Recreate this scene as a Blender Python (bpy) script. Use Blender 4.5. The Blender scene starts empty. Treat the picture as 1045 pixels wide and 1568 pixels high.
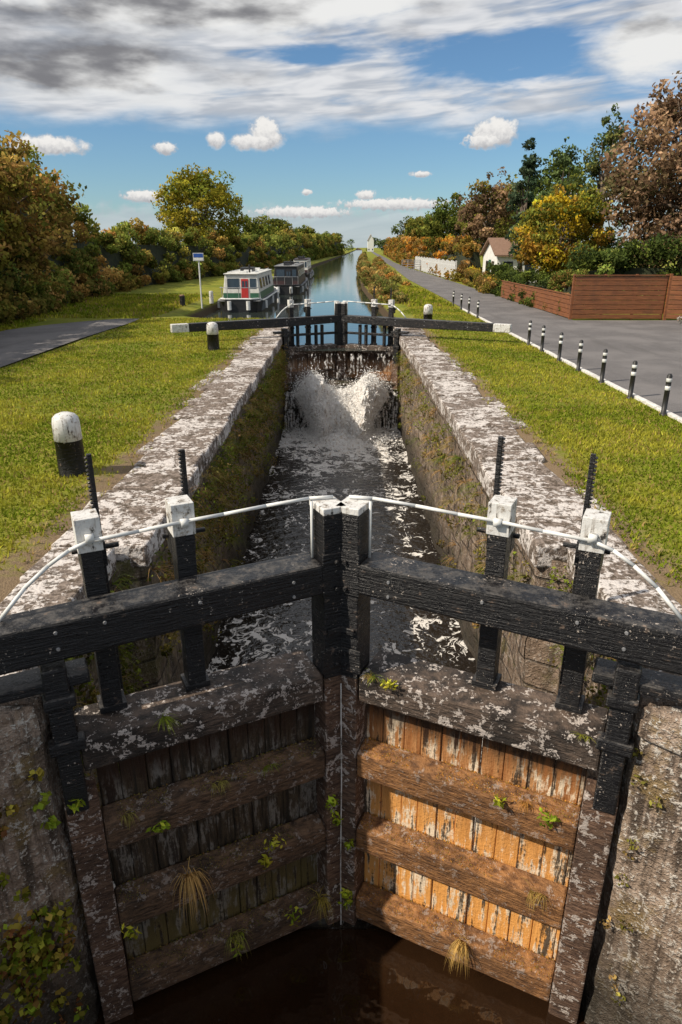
import bpy, bmesh, math, random
import numpy as np
from mathutils import Vector, Matrix, noise
random.seed(7); RNG=np.random.default_rng(7)
sc=bpy.context.scene
R=math.radians
# ---------------------------------------------------------------- node helper
class T:
    def __init__(s,nt): s.n=nt.nodes; s.l=nt.links
    def node(s,typ,ins=None,**props):
        n=s.n.new(typ)
        for k,v in props.items(): setattr(n,k,v)
        if ins:
            for k,v in ins.items():
                k2=n.inputs[k]
                if isinstance(v,bpy.types.NodeSocket): s.l.new(v,k2)
                else: k2.default_value=v
        return n
    def m(s,op,a,b=0.0,c=None,clamp=False):
        ins={0:a,1:b}
        if c is not None: ins[2]=c
        return s.node('ShaderNodeMath',ins,operation=op,use_clamp=clamp).outputs[0]
    def mix(s,f,a,b):
        def c(v): return (*v,1.0) if isinstance(v,tuple) and len(v)==3 else v
        return s.node('ShaderNodeMix',{0:f,6:c(a),7:c(b)},data_type='RGBA').outputs[2]
    def noise(s,vec,scale,detail=4,rough=.5,dist=0.0,out=0):
        return s.node('ShaderNodeTexNoise',{'Vector':vec,'Scale':scale,'Detail':detail,'Roughness':rough,'Distortion':dist}).outputs[out]
    def ramp(s,f,lo,hi,a=0.0,b=1.0):
        return s.node('ShaderNodeMapRange',{0:f,1:lo,2:hi,3:a,4:b},interpolation_type='SMOOTHSTEP').outputs[0]
    def lin(s,f,lo,hi,a=0.0,b=1.0):
        return s.node('ShaderNodeMapRange',{0:f,1:lo,2:hi,3:a,4:b}).outputs[0]
    def pos(s): return s.node('ShaderNodeNewGeometry').outputs['Position']
    def mul(s,v,t): return s.node('ShaderNodeVectorMath',{0:v,1:t},operation='MULTIPLY').outputs[0]
    def sep(s,v):
        n=s.node('ShaderNodeSeparateXYZ',{0:v}); return n.outputs[0],n.outputs[1],n.outputs[2]
    def bump(s,h,strength,dist=.02):
        return s.node('ShaderNodeBump',{'Height':h,'Strength':strength,'Distance':dist}).outputs[0]
def material(name,fn):
    m=bpy.data.materials.new(name); m.use_nodes=True
    t=T(m.node_tree); b=m.node_tree.nodes['Principled BSDF']
    fn(t,b); return m
def setb(t,b,**k):
    names={'col':'Base Color','rough':'Roughness','nrm':'Normal','metal':'Metallic','spec':'Specular IOR Level','alpha':'Alpha'}
    for a,v in k.items():
        s=b.inputs[names[a]]
        if isinstance(v,bpy.types.NodeSocket): t.l.new(v,s)
        else: s.default_value=(*v,1.0) if isinstance(v,tuple) and len(v)==3 else v
def simple(name,col,rough=.6,var=.25,scale=6,metal=0.0,bs=.15):
    def f(t,b):
        p=t.pos(); n=t.noise(p,scale,3,.65)
        k=t.ramp(n,.3,.7)
        c=t.mix(k,tuple(x*(1-var) for x in col),tuple(min(1,x*(1+var)) for x in col))
        setb(t,b,col=c,rough=rough,metal=metal,nrm=t.bump(n,bs,.02))
    return material(name,f)
# ---------------------------------------------------------------- materials
def f_ground(t,b):
    p=t.pos(); x,y,z=t.sep(p)
    n=t.noise(p,.35,3,.6); n2=t.noise(p,3.2,4,.7); n3=t.noise(p,45,2,.7)
    c=t.mix(t.ramp(n,.35,.65),(.14,.175,.015),(.27,.26,.033))
    c=t.mix(t.ramp(n2,.38,.72,0,.8),c,(.10,.125,.015))
    c=t.mix(t.ramp(n3,.4,.7,0,.7),c,(.26,.245,.055))
    ax=t.m('ABSOLUTE',x)
    edge=t.m('ADD',ax,t.m('MULTIPLY',t.m('SUBTRACT',n2,.5),1.3))
    near=t.m('MULTIPLY',t.ramp(edge,3.72,3.35),t.ramp(y,36,30))
    c=t.mix(near,c,t.mix(n3,(.12,.08,.045),(.30,.22,.14)))
    pe=t.m('MULTIPLY',t.ramp(t.m('ABSOLUTE',t.m('ADD',x,9.0)),.9,.1),t.ramp(n2,.45,.62))
    c=t.mix(t.m('MULTIPLY',pe,.6),c,(.2,.15,.07))
    c=t.mix(t.ramp(z,-.1,-.3),c,(.07,.05,.03))
    setb(t,b,col=c,rough=.9,spec=.1,nrm=t.bump(n3,.6,.04))
M_ground=material('grass_ground',f_ground)
def f_leaf(t,b,tr=.35):
    a=t.node('ShaderNodeAttribute',attribute_name='Col').outputs['Color']
    d=t.node('ShaderNodeBsdfDiffuse',{'Color':a}).outputs[0]
    h=t.node('ShaderNodeBsdfTranslucent',{'Color':a}).outputs[0]
    mx=t.node('ShaderNodeMixShader',{0:tr,1:d,2:h}).outputs[0]
    t.l.new(mx,t.n['Material Output'].inputs[0])
M_leaf=material('foliage',f_leaf)
M_bark=simple('bark',(.12,.09,.065),.9,.4,12,bs=.5)
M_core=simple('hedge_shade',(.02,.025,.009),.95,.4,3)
def f_asph(t,b):
    p=t.pos(); n=t.noise(p,60,2,.8); n2=t.noise(p,.5,4,.6); n3=t.noise(t.mul(p,(1,.12,1)),1.6,3,.6)
    c=t.mix(t.ramp(n,.3,.7),(.08,.075,.076),(.19,.178,.175))
    c=t.mix(t.ramp(n2,.42,.62,0,.5),c,(.22,.205,.20)); c=t.mix(t.ramp(n3,.55,.7,0,.4),c,(.09,.084,.08))
    setb(t,b,col=c,rough=.85,spec=.25,nrm=t.bump(n,.4,.01))
M_asph=material('asphalt',f_asph)
def f_coping(t,b):
    p=t.pos(); n=t.noise(p,5.5,5,.75,.4); n2=t.noise(p,20,3,.7); n3=t.noise(p,.9,3,.6)
    stone=t.mix(t.ramp(n2,.3,.7),(.10,.078,.063),(.30,.24,.20))
    w=t.m('ADD',n,t.m('MULTIPLY',t.m('SUBTRACT',n3,.5),.7))
    w=t.m('ADD',w,t.m('MULTIPLY',t.m('SUBTRACT',n2,.5),.45))
    c=t.mix(t.ramp(w,.49,.56),stone,t.mix(n2,(.48,.43,.40),(.74,.69,.65)))
    c=t.mix(t.ramp(t.noise(p,7.5,5,.75),.52,.61,0,.85),c,(.065,.047,.03))
    setb(t,b,col=c,rough=.85,spec=.2,nrm=t.bump(t.m('ADD',n2,n),.7,.03))
M_cop=material('painted_coping_stone',f_coping)
def wallmat(name,a,bcol,green,white,joint):
    def f(t,b):
        p=t.pos(); x,y,z=t.sep(p)
        n=t.noise(p,4.5,5,.75); st=t.noise(t.mul(p,(5,5,.45)),1.8,4,.7); n3=t.noise(p,24,3,.75)
        c=t.mix(t.ramp(n,.32,.68),a,bcol)
        c=t.mix(t.ramp(st,.42,.62,0,.85),c,tuple(q*.22 for q in a))
        c=t.mix(t.ramp(t.noise(p,2.2,4,.7),.52,.64,0,.75),c,green)
        c=t.mix(t.m('MULTIPLY',t.ramp(t.m('ADD',n3,t.m('MULTIPLY',n,.5)),.80,.88),white),c,(.56,.51,.45))
        h=t.m('ADD',n,n3)
        if joint>0:
            d=t.mul(t.noise(p,2,2,.5,out=1),(.12,.12,.12)); q=t.node('ShaderNodeVectorMath',{0:p,1:d},operation='ADD').outputs[0]; qx,qy,qz=t.sep(q)
            v=t.node('ShaderNodeCombineXYZ',{0:qy,1:qz,2:0.0}).outputs[0]
            br=t.node('ShaderNodeTexBrick',{'Vector':v,'Scale':1.0,'Mortar Size':.022,'Mortar Smooth':.6,'Brick Width':.85,'Row Height':.36,'Color1':(0,0,0,1),'Color2':(1,1,1,1)})
            c=t.mix(t.m('MULTIPLY',br.outputs['Fac'],joint),c,(.03,.024,.018)); h=t.m('SUBTRACT',h,t.m('MULTIPLY',br.outputs['Fac'],.6))
            c=t.mix(t.m('MULTIPLY',t.sep(br.outputs['Color'])[0],.25),c,tuple(q*.6 for q in bcol))
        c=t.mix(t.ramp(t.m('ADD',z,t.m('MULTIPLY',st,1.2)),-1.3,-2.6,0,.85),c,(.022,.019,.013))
        setb(t,b,col=c,rough=.7,spec=.35,nrm=t.bump(h,1.0,.05))
    return material(name,f)
M_wallL=wallmat('mossy_stone',(.13,.10,.065),(.30,.225,.15),(.11,.11,.027),.3,.7)
M_wallR=wallmat('weathered_stone',(.18,.125,.085),(.38,.28,.21),(.11,.09,.03),.5,.6)
M_wallN=wallmat('lichen_stone',(.22,.155,.11),(.48,.37,.29),(.22,.15,.06),1.0,0)
def f_black(t,b):
    p=t.pos(); n=t.noise(p,9,4,.7); g=t.noise(t.mul(p,(2,2,26)),2.2,4,.7); n2=t.noise(p,38,3,.7); n3=t.noise(p,3,3,.6)
    c=t.mix(g,(.003,.003,.004),(.014,.013,.014))
    up=t.ramp(t.sep(t.node('ShaderNodeNewGeometry').outputs['True Normal'])[2],.5,.9)
    c=t.mix(t.m('MULTIPLY',up,t.ramp(t.m('ADD',n,t.m('MULTIPLY',n2,.4)),.60,.82,0,.8)),c,(.085,.078,.072))
    c=t.mix(t.ramp(t.m('ADD',n2,t.m('MULTIPLY',n3,.5)),.925,.975),c,(.42,.36,.31))
    c=t.mix(t.ramp(t.m('ADD',n,t.m('MULTIPLY',g,.5)),.87,.98,0,.85),c,(.17,.12,.09))
    setb(t,b,col=c,rough=t.lin(n,.3,.7,.2,.6),spec=.4,nrm=t.bump(t.m('ADD',g,t.m('MULTIPLY',n2,.3)),.8,.025))
M_black=material('black_gloss_paint',f_black)
def f_blackm(t,b):
    p=t.pos(); n=t.noise(p,14,4,.7)
    setb(t,b,col=t.mix(n,(.008,.008,.008),(.03,.028,.027)),rough=.5,nrm=t.bump(n,.2,.02))
M_blackm=material('black_iron',f_blackm)
def f_white(t,b):
    p=t.pos(); n=t.noise(p,11,5,.75); n2=t.noise(t.mul(p,(5,5,.8)),5,4,.7)
    c=t.mix(t.ramp(n,.50,.66),(.66,.65,.63),(.30,.25,.20))
    c=t.mix(t.ramp(n2,.50,.68,0,.75),c,(.25,.21,.17)); c=t.mix(t.ramp(t.m('ADD',n,n2),1.13,1.19),c,(.03,.028,.026))
    setb(t,b,col=c,rough=.6,nrm=t.bump(n,.5,.02))
M_white=material('chipped_white_paint',f_white)
M_whitec=simple('white_paint',(.68,.68,.66),.5,.12,5)
def worn(name,dark,brown,whiteamt,blackamt,wt=.56):
    def f(t,b):
        p=t.pos()
        n=t.noise(p,8,5,.78,.3); g=t.noise(t.mul(p,(3,3,16)),3,5,.7); n3=t.noise(p,2.0,3,.6); n4=t.noise(p,34,2,.7)
        c=t.mix(t.ramp(g,.3,.7),dark,brown)
        c=t.mix(t.m('MULTIPLY',t.ramp(n3,.42,.6),blackamt),c,(.014,.012,.011))
        w=t.m('ADD',n,t.m('MULTIPLY',t.m('SUBTRACT',n4,.5),.35))
        c=t.mix(t.m('MULTIPLY',t.ramp(w,wt,wt+.035),whiteamt),c,(.56,.49,.44))
        setb(t,b,col=c,rough=.65,spec=.35,nrm=t.bump(t.m('ADD',g,n),1.0,.03))
    return material(name,f)
M_wornT=worn('worn_black_paint_timber',(.03,.024,.02),(.17,.12,.09),.95,.8,.555)
M_wornF=worn('worn_gate_post_timber',(.05,.025,.018),(.26,.155,.10),.85,.4,.555)
M_wornL=worn('shaded_wet_rail',(.035,.022,.015),(.22,.13,.075),.35,.4,.57)  # wet timber, its colour also darkened for the leaf in shade
M_wornR=worn('sunlit_stained_rail',(.09,.038,.016),(.42,.20,.075),.35,.3,.57)  # stained timber, its colour also brightened for the sunlit leaf
def plank(name,a,bb,white,wamt,z0,rust):
    def f(t,b):
        p=t.pos(); x,y,z=t.sep(p)
        st=t.noise(t.mul(p,(8,8,.6)),2.0,5,.7); n=t.noise(t.mul(p,(2.2,2.2,1.0)),2.6,6,.72); n2=t.noise(p,30,2,.7)
        c=t.mix(t.ramp(st,.35,.65),a,bb)
        rz=t.ramp(t.m('ADD',z,t.m('MULTIPLY',n,1.2)),z0+.9,z0-.1)
        c=t.mix(t.m('MULTIPLY',rz,.75),c,rust)
        c=t.mix(t.m('MULTIPLY',t.ramp(t.m('ADD',n,t.m('MULTIPLY',t.m('SUBTRACT',st,.5),.9)),.50,.60),wamt),c,white)
        c=t.mix(t.ramp(t.m('ADD',st,t.m('MULTIPLY',n2,.2)),.63,.71,0,.9),c,(.02,.012,.008))
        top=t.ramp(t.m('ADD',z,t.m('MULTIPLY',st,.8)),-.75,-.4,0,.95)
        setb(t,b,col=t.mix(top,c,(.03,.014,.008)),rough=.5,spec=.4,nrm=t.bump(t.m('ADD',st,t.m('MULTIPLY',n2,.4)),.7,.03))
    return material(name,f)
M_plL=plank('shaded_wet_planking',(.022,.018,.014),(.10,.07,.042),(.34,.32,.29),.45,-2.4,(.15,.115,.04))  # wet boards; the left leaf's shade is also put into the colour
M_plR=plank('sunlit_rust_planking',(.30,.12,.04),(.62,.33,.14),(.85,.72,.54),.9,-1.6,(.88,.42,.11))  # rust stain, with the right leaf's sunlight mixed into the colour
M_plF=plank('weir_planking',(.14,.07,.035),(.40,.22,.11),(.5,.4,.3),.6,-1.7,(.16,.08,.04))
def water(name,foam):
    def f(t,b):
        p=t.pos(); x,y,z=t.sep(p)
        if foam:
            d=t.noise(p,1.3,3,.6,out=1)
            d=t.mul(d,(1.3,1.3,0)); q=t.node('ShaderNodeVectorMath',{0:t.mul(p,(1,.75,1)),1:d},operation='ADD').outputs[0]
            n1=t.noise(q,5.0,5,.70,.4); big=t.noise(p,.9,3,.55)
            cell=t.node('ShaderNodeTexVoronoi',{'Vector':q,'Scale':5.0},feature='DISTANCE_TO_EDGE').outputs['Distance']
            th=t.node('ShaderNodeFloatCurve',{1:t.lin(y,5,27)})
            cu=th.mapping.curves[0]
            for i,(a,v) in enumerate([(0,.52),(1,.40)]): cu.points[i].location=(a,v)
            for a,v in [(.12,.53),(.22,.55),(.35,.595),(.5,.61),(.63,.575),(.75,.53),(.86,.475)]: cu.points.new(a,v)
            th.mapping.update()
            e=t.m('SUBTRACT',t.m('ADD',n1,t.m('MULTIPLY',t.m('SUBTRACT',big,.5),.5)),th.outputs[0])
            e=t.m('ADD',e,t.ramp(cell,.12,.0,-.01,.07))
            thick=t.ramp(e,.0,.035); fm=t.m('MULTIPLY',thick,t.ramp(y,5.0,5.4))
            h=t.noise(t.mul(p,(1,1.6,1)),2.6,4,.6)
            c=t.mix(fm,(.016,.012,.009),t.mix(n1,(.55,.49,.42),(.90,.88,.85)))
            setb(t,b,col=c,rough=t.lin(fm,0,1,.04,.8),spec=.6,nrm=t.bump(t.m('ADD',h,t.m('MULTIPLY',thick,.2)),.65,.12))
        else:
            h=t.noise(t.mul(p,(.5,1.2,1)),1.6,3,.55)
            setb(t,b,col=(.035,.045,.04),rough=.04,spec=.8,nrm=t.bump(h,.06,.08))
    return material(name,f)
M_waterC=water('foamy_water',True); M_waterU=water('canal_water',False)
def f_waterD(t,b):
    p=t.pos(); h=t.noise(p,2.2,3,.55); n=t.noise(p,1.2,4,.6)
    setb(t,b,col=t.mix(n,(.010,.005,.003),(.032,.015,.006)),rough=.04,spec=.6,nrm=t.bump(h,.3,.08))
M_waterD=material('peaty_water',f_waterD)
def f_fall(t,b,lo=.42,hi=.56):
    p=t.pos(); st=t.noise(t.mul(p,(7,3,1.0)),1.7,5,.7); n=t.noise(p,11,3,.75)
    a=t.ramp(t.m('ADD',st,t.m('MULTIPLY',t.m('SUBTRACT',n,.5),.5)),lo,hi)
    setb(t,b,col=t.mix(t.ramp(n,.35,.6),(.60,.50,.40),(.92,.90,.87)),rough=.4,alpha=a,nrm=t.bump(t.m('ADD',n,st),1.0,.10))
M_fall=material('falling_water',lambda t,b:f_fall(t,b,.42,.60)); M_trick=material('trickling_water',lambda t,b:f_fall(t,b,.54,.68))
def f_ww(t,b):
    p=t.pos(); n=t.noise(p,9,4,.75); st=t.noise(t.mul(p,(7,3,1.2)),2.2,4,.7)
    setb(t,b,col=t.mix(t.ramp(t.m('ADD',n,st),.76,1.04),(.46,.34,.23),(.95,.93,.90)),rough=.5,nrm=t.bump(t.m('ADD',n,st),1.0,.10))
M_ww=material('white_water',f_ww)
M_spray=simple('white_spray',(.92,.90,.87),.6,.04,3)
def f_wfence(t,b):
    p=t.pos(); n=t.noise(t.mul(p,(.6,.6,8)),3,4,.7); n2=t.noise(p,2,3,.5)
    c=t.mix(t.ramp(n,.3,.7),(.15,.05,.018),(.27,.10,.035)); c=t.mix(t.ramp(n2,.4,.7,0,.4),c,(.10,.042,.02))
    setb(t,b,col=c,rough=.6,nrm=t.bump(n,.3,.02))
M_fence=material('stained_fence_wood',f_wfence)
M_wwall=simple('white_render',(.72,.71,.68),.8,.08,2)
def f_tile(t,b):
    p=t.pos(); w=t.node('ShaderNodeTexWave',{'Vector':p,'Scale':4.0,'Distortion':.5},bands_direction='Z').outputs[1]
    n=t.noise(p,4,4,.6); c=t.mix(n,(.16,.09,.06),(.30,.18,.12))
    setb(t,b,col=c,rough=.8,nrm=t.bump(w,.5,.05))
M_tile=material('clay_tiles',f_tile)
def f_glass(t,b):
    n=t.noise(t.pos(),3,2,.5); setb(t,b,col=t.mix(n,(.015,.02,.025),(.05,.06,.07)),rough=.08,spec=.7)
M_glass=material('window_glass',f_glass)
M_red=simple('red_paint',(.45,.03,.025),.4,.12)
M_green=simple('green_paint',(.03,.11,.06),.45,.2)
M_hull=simple('hull_black',(.018,.018,.02),.45,.3)
M_cream=simple('boat_white',(.66,.65,.60),.45,.12,3)
M_grey=simple('grey_deck',(.22,.22,.22),.7,.2)
M_dkred=simple('dark_maroon_paint',(.05,.025,.025),.45,.2)
M_blue=simple('blue_sign_face',(.03,.09,.36),.4,.1)
M_sgrey=simple('galvanised_steel',(.42,.42,.43),.4,.15,metal=.6)
M_kerb=simple('kerb_concrete',(.62,.60,.57),.8,.25,9,bs=.3)
M_breast=wallmat('dark_wet_stone',(.06,.045,.032),(.15,.11,.075),(.04,.045,.015),.15,.5)
# ---------------------------------------------------------------- mesh builder
class MB:
    def __init__(s): s.v=[];s.f=[];s.mi=[]
    def add(s,vs,fs,m=0):
        o=len(s.v); s.v+=[tuple(v) for v in vs]; s.f+=[tuple(i+o for i in f) for f in fs]; s.mi+=[m]*len(fs)
    def hexa(s,P,m=0):
        s.add(P,[(0,1,2,3),(7,6,5,4),(0,4,5,1),(1,5,6,2),(2,6,7,3),(3,7,4,0)],m)
    def box(s,x0,x1,y0,y1,z0,z1,m=0,fn=None):
        P=[(x0,y0,z0),(x1,y0,z0),(x1,y1,z0),(x0,y1,z0),(x0,y0,z1),(x1,y0,z1),(x1,y1,z1),(x0,y1,z1)]
        if fn: P=[fn(*q) for q in P]
        s.hexa(P,m)
    def cyl(s,p0,p1,r0,r1=None,n=10,m=0,cap=True):
        if r1 is None: r1=r0
        p0=Vector(p0);p1=Vector(p1); d=(p1-p0).normalized()
        a=d.orthogonal().normalized(); b=d.cross(a)
        vs=[]
        for p,r in ((p0,r0),(p1,r1)):
            for i in range(n):
                t=2*math.pi*i/n; vs.append(p+a*(math.cos(t)*r)+b*(math.sin(t)*r))
        fs=[(i,(i+1)%n,n+(i+1)%n,n+i) for i in range(n)]
        if cap: fs+=[tuple(range(n))[::-1],tuple(range(n,2*n))]
        s.add(vs,fs,m)
    def pipe(s,pts,r,n=8,m=0):
        for a,b in zip(pts[:-1],pts[1:]): s.cyl(a,b,r,r,n,m)
    def lathe(s,c,prof,n=20,mats=None):
        cx,cy,cz=c; vs=[];
        for r,z in prof:
            for i in range(n):
                t=2*math.pi*i/n; vs.append((cx+r*math.cos(t),cy+r*math.sin(t),cz+z))
        o=len(s.v); s.v+=vs
        for k in range(len(prof)-1):
            for i in range(n):
                s.f.append((o+k*n+i,o+k*n+(i+1)%n,o+(k+1)*n+(i+1)%n,o+(k+1)*n+i)); s.mi.append(mats[k] if mats else 0)
    def obj(s,name,mats,parent=None,bevel=0,smooth=False,seg=2):
        me=bpy.data.meshes.new(name); me.from_pydata(s.v,[],s.f)
        for m in mats: me.materials.append(m)
        me.polygons.foreach_set('material_index',s.mi)
        bm=bmesh.new(); bm.from_mesh(me); bmesh.ops.recalc_face_normals(bm,faces=bm.faces); bm.to_mesh(me); bm.free()
        if smooth: me.polygons.foreach_set('use_smooth',[True]*len(me.polygons))
        o=bpy.data.objects.new(name,me); sc.collection.objects.link(o)
        if parent: o.parent=parent
        if bevel:
            md=o.modifiers.new('b','BEVEL'); md.width=bevel; md.segments=seg; md.limit_method='ANGLE'; md.angle_limit=R(40)
        return o
def empty(name,loc=(0,0,0)):
    o=bpy.data.objects.new(name,None); o.empty_display_size=.3; sc.collection.objects.link(o); return o
def grid_obj(name,fn,nu,nv,mat,parent=None,smooth=True):
    vs=[fn(i/nu,j/nv) for j in range(nv+1) for i in range(nu+1)]
    fs=[(j*(nu+1)+i,j*(nu+1)+i+1,(j+1)*(nu+1)+i+1,(j+1)*(nu+1)+i) for j in range(nv) for i in range(nu)]
    me=bpy.data.meshes.new(name); me.from_pydata([tuple(v) for v in vs],[],fs); me.materials.append(mat)
    me.polygons.foreach_set('use_smooth',[smooth]*len(me.polygons))
    o=bpy.data.objects.new(name,me); sc.collection.objects.link(o)
    if parent: o.parent=parent
    return o
def polymesh(name,V,k,col,mat,parent=None):
    n=len(V)//k; me=bpy.data.meshes.new(name)
    me.vertices.add(len(V)); me.vertices.foreach_set('co',V.astype(np.float32).ravel())
    me.loops.add(len(V)); me.loops.foreach_set('vertex_index',np.arange(len(V),dtype=np.int32))
    me.polygons.add(n); me.polygons.foreach_set('loop_start',np.arange(n,dtype=np.int32)*k)
    try: me.polygons.foreach_set('loop_total',np.full(n,k,dtype=np.int32))
    except Exception: pass
    me.update(calc_edges=True)
    ca=me.color_attributes.new('Col','FLOAT_COLOR','POINT')
    ca.data.foreach_set('color',np.hstack([col,np.ones((len(col),1))]).astype(np.float32).ravel())
    me.materials.append(mat)
    o=bpy.data.objects.new(name,me); sc.collection.objects.link(o)
    if parent: o.parent=parent
    return o
def unit(n):
    a=RNG.normal(size=(n,3)); return a/np.linalg.norm(a,axis=1,keepdims=True)
def leaf_obj(name,C,S,col,parent=None,mat=None,aspect=.6):
    n=len(C); a=unit(n); b=np.cross(a,unit(n)); b/=np.linalg.norm(b,axis=1,keepdims=True)+1e-9
    S=np.asarray(S).reshape(-1,1)*np.ones((n,1))
    V=np.stack([C-a*S,C-b*S*aspect,C+a*S,C+b*S*aspect],axis=1).reshape(-1,3)
    return polymesh(name,V,4,np.repeat(np.clip(col,0.003,.8),4,axis=0),mat or M_leaf,parent)
GAIN=1.75
def clump_leaves(cc,cr,per,pal,squash=.8,cv=.3,gain=None):
    k=len(cc); idx=np.repeat(np.arange(k),per); n=len(idx)
    d=unit(n); r=cr[idx]*(RNG.uniform(.35,1,n)**.5)*RNG.uniform(.8,1.15,n)
    C=cc[idx]+d*r[:,None]*np.array([1,1,squash])
    pal=np.array(pal)*(gain or GAIN); ci=RNG.integers(0,len(pal),k); base=pal[ci]
    tone=np.exp(RNG.normal(0,cv,k)); col=base[idx]*tone[idx][:,None]
    other=pal[RNG.integers(0,len(pal),n)]; w=RNG.uniform(0,.55,n)[:,None]
    col=col*(1-w)+other*w
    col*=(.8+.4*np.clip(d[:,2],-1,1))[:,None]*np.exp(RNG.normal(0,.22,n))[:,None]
    return C,col
GREEN=[(.07,.09,.018),(.095,.115,.022),(.05,.07,.016)]
OLIVE=[(.11,.115,.022),(.15,.13,.025),(.08,.09,.02),(.17,.115,.03)]
RUST=[(.20,.11,.035),(.24,.14,.05),(.16,.095,.035),(.11,.095,.025)]
ORANGE=[(.40,.15,.02),(.32,.16,.025),(.20,.13,.03)]
YELL=[(.44,.30,.02),(.34,.26,.03),(.15,.15,.03),(.08,.10,.02)]
RUSSET=[(.165,.10,.06),(.21,.135,.08),(.11,.07,.045),(.26,.17,.10)]
DARK=[(.03,.045,.014),(.045,.06,.016),(.025,.035,.012)]
def tree(name,x,y,h,rx,zb,pal,nc=60,per=120,ls=.16,shape=1.0,cr=None,limbs=14,z0=0,gain=None):
    e=empty(name); mb=MB(); th=zb+(h-zb)*.55; r0=max(.12,h*.022)
    pts=[Vector((x,y,z0-.2))]
    for i in range(1,6): pts.append(Vector((x+RNG.normal(0,.08*i*.6),y+RNG.normal(0,.08*i*.6),z0+th*1.15*i/5)))
    for i in range(5): mb.cyl(pts[i],pts[i+1],r0*(1-.16*i),r0*(1-.16*(i+1)),9,0)
    cz=(zb+h)/2; hz=(h-zb)/2
    u=unit(nc); rr=RNG.uniform(.25,1,nc)**.45
    cc=u*rr[:,None]; zz=cc[:,2]
    taper=1-(shape-1)*np.clip(zz,0,1) if shape>1 else np.ones(nc)
    taper=np.clip(taper,.2,1)
    cr0=cr or rx*.30
    cc=np.stack([x+cc[:,0]*(rx-cr0*.5)*taper,y+cc[:,1]*(rx-cr0*.5)*taper,z0+cz+zz*(hz-cr0*.4)],1)
    crs=cr0*RNG.uniform(.6,1.25,nc)
    for k in range(min(limbs,nc)):
        s=pts[2+k%3]; tt=Vector(cc[k]); mid=(s+tt)/2+Vector((0,0,.15*hz*.5))
        mb.cyl(s,mid,r0*.42,r0*.25,6,0); mb.cyl(mid,tt,r0*.25,r0*.07,6,0)
        for j in range(2):
            t2=Vector(cc[(k*3+j+5)%nc]); 
            if (t2-tt).length<rx*.9: mb.cyl(mid,t2,r0*.16,r0*.05,5,0)
    mb.obj('trunk',[M_bark],e,smooth=True)
    ne=nc//2; ue=unit(ne); te=np.clip(1-(shape-1)*np.clip(ue[:,2],0,1),.2,1) if shape>1 else np.ones(ne)
    ce=np.stack([x+ue[:,0]*rx*te*.93,y+ue[:,1]*rx*te*.93,z0+cz+ue[:,2]*hz*.95],1)
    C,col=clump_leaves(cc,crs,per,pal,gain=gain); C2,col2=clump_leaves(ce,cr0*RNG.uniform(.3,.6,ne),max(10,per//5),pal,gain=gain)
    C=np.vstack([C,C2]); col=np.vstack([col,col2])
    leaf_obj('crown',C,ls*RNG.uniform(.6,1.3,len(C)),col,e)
    return e
def hedge(name,path,width,per_m,per,pal,ls,hfun,cr=.8,core=.74,z0=0,gain=None):
    e=empty(name); P=[Vector((a[0],a[1],0)) for a in path]; H=[a[2] for a in path]
    cc=[];crs=[]; mb=MB()
    for i in range(len(P)-1):
        L=(P[i+1]-P[i]).length; n=max(2,int(L*per_m)); d=(P[i+1]-P[i]).normalized(); nn=Vector((-d.y,d.x,0))
        for k in range(n):
            t=RNG.uniform(); p=P[i].lerp(P[i+1],t); hh=H[i]*(1-t)+H[i+1]*t; hh*=1+.22*noise.noise(Vector((p.x*.25,p.y*.25,3)))
            ang=RNG.uniform(-.2,math.pi+.2); q=RNG.uniform(.75,1.05)
            off=nn*(math.cos(ang)*width/2*q)
            z=max(.2,min(1,math.sin(ang)*1.25))*hh*RNG.uniform(.15,1) if abs(math.cos(ang))>.55 else hh*RNG.uniform(.78,1.03)
            cc.append((p.x+off.x,p.y+off.y,z0+z)); crs.append(cr*RNG.uniform(.5,1.2))
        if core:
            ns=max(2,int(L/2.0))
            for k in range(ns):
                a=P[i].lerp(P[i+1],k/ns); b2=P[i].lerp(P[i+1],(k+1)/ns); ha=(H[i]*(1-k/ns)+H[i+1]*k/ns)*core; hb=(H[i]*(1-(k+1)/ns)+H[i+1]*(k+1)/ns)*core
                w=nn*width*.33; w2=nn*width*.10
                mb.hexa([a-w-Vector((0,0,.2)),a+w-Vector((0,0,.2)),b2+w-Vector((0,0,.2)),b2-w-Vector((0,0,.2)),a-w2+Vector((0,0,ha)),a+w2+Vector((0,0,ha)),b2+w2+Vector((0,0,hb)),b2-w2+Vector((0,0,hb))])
    if core: mb.obj('hedge_dark_core',[M_core],e)  # added core blocks light through the leaves; inner shade is in its colour
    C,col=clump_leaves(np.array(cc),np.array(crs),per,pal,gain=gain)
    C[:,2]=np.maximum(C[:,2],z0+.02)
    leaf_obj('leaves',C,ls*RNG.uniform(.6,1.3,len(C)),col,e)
    return e
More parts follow.
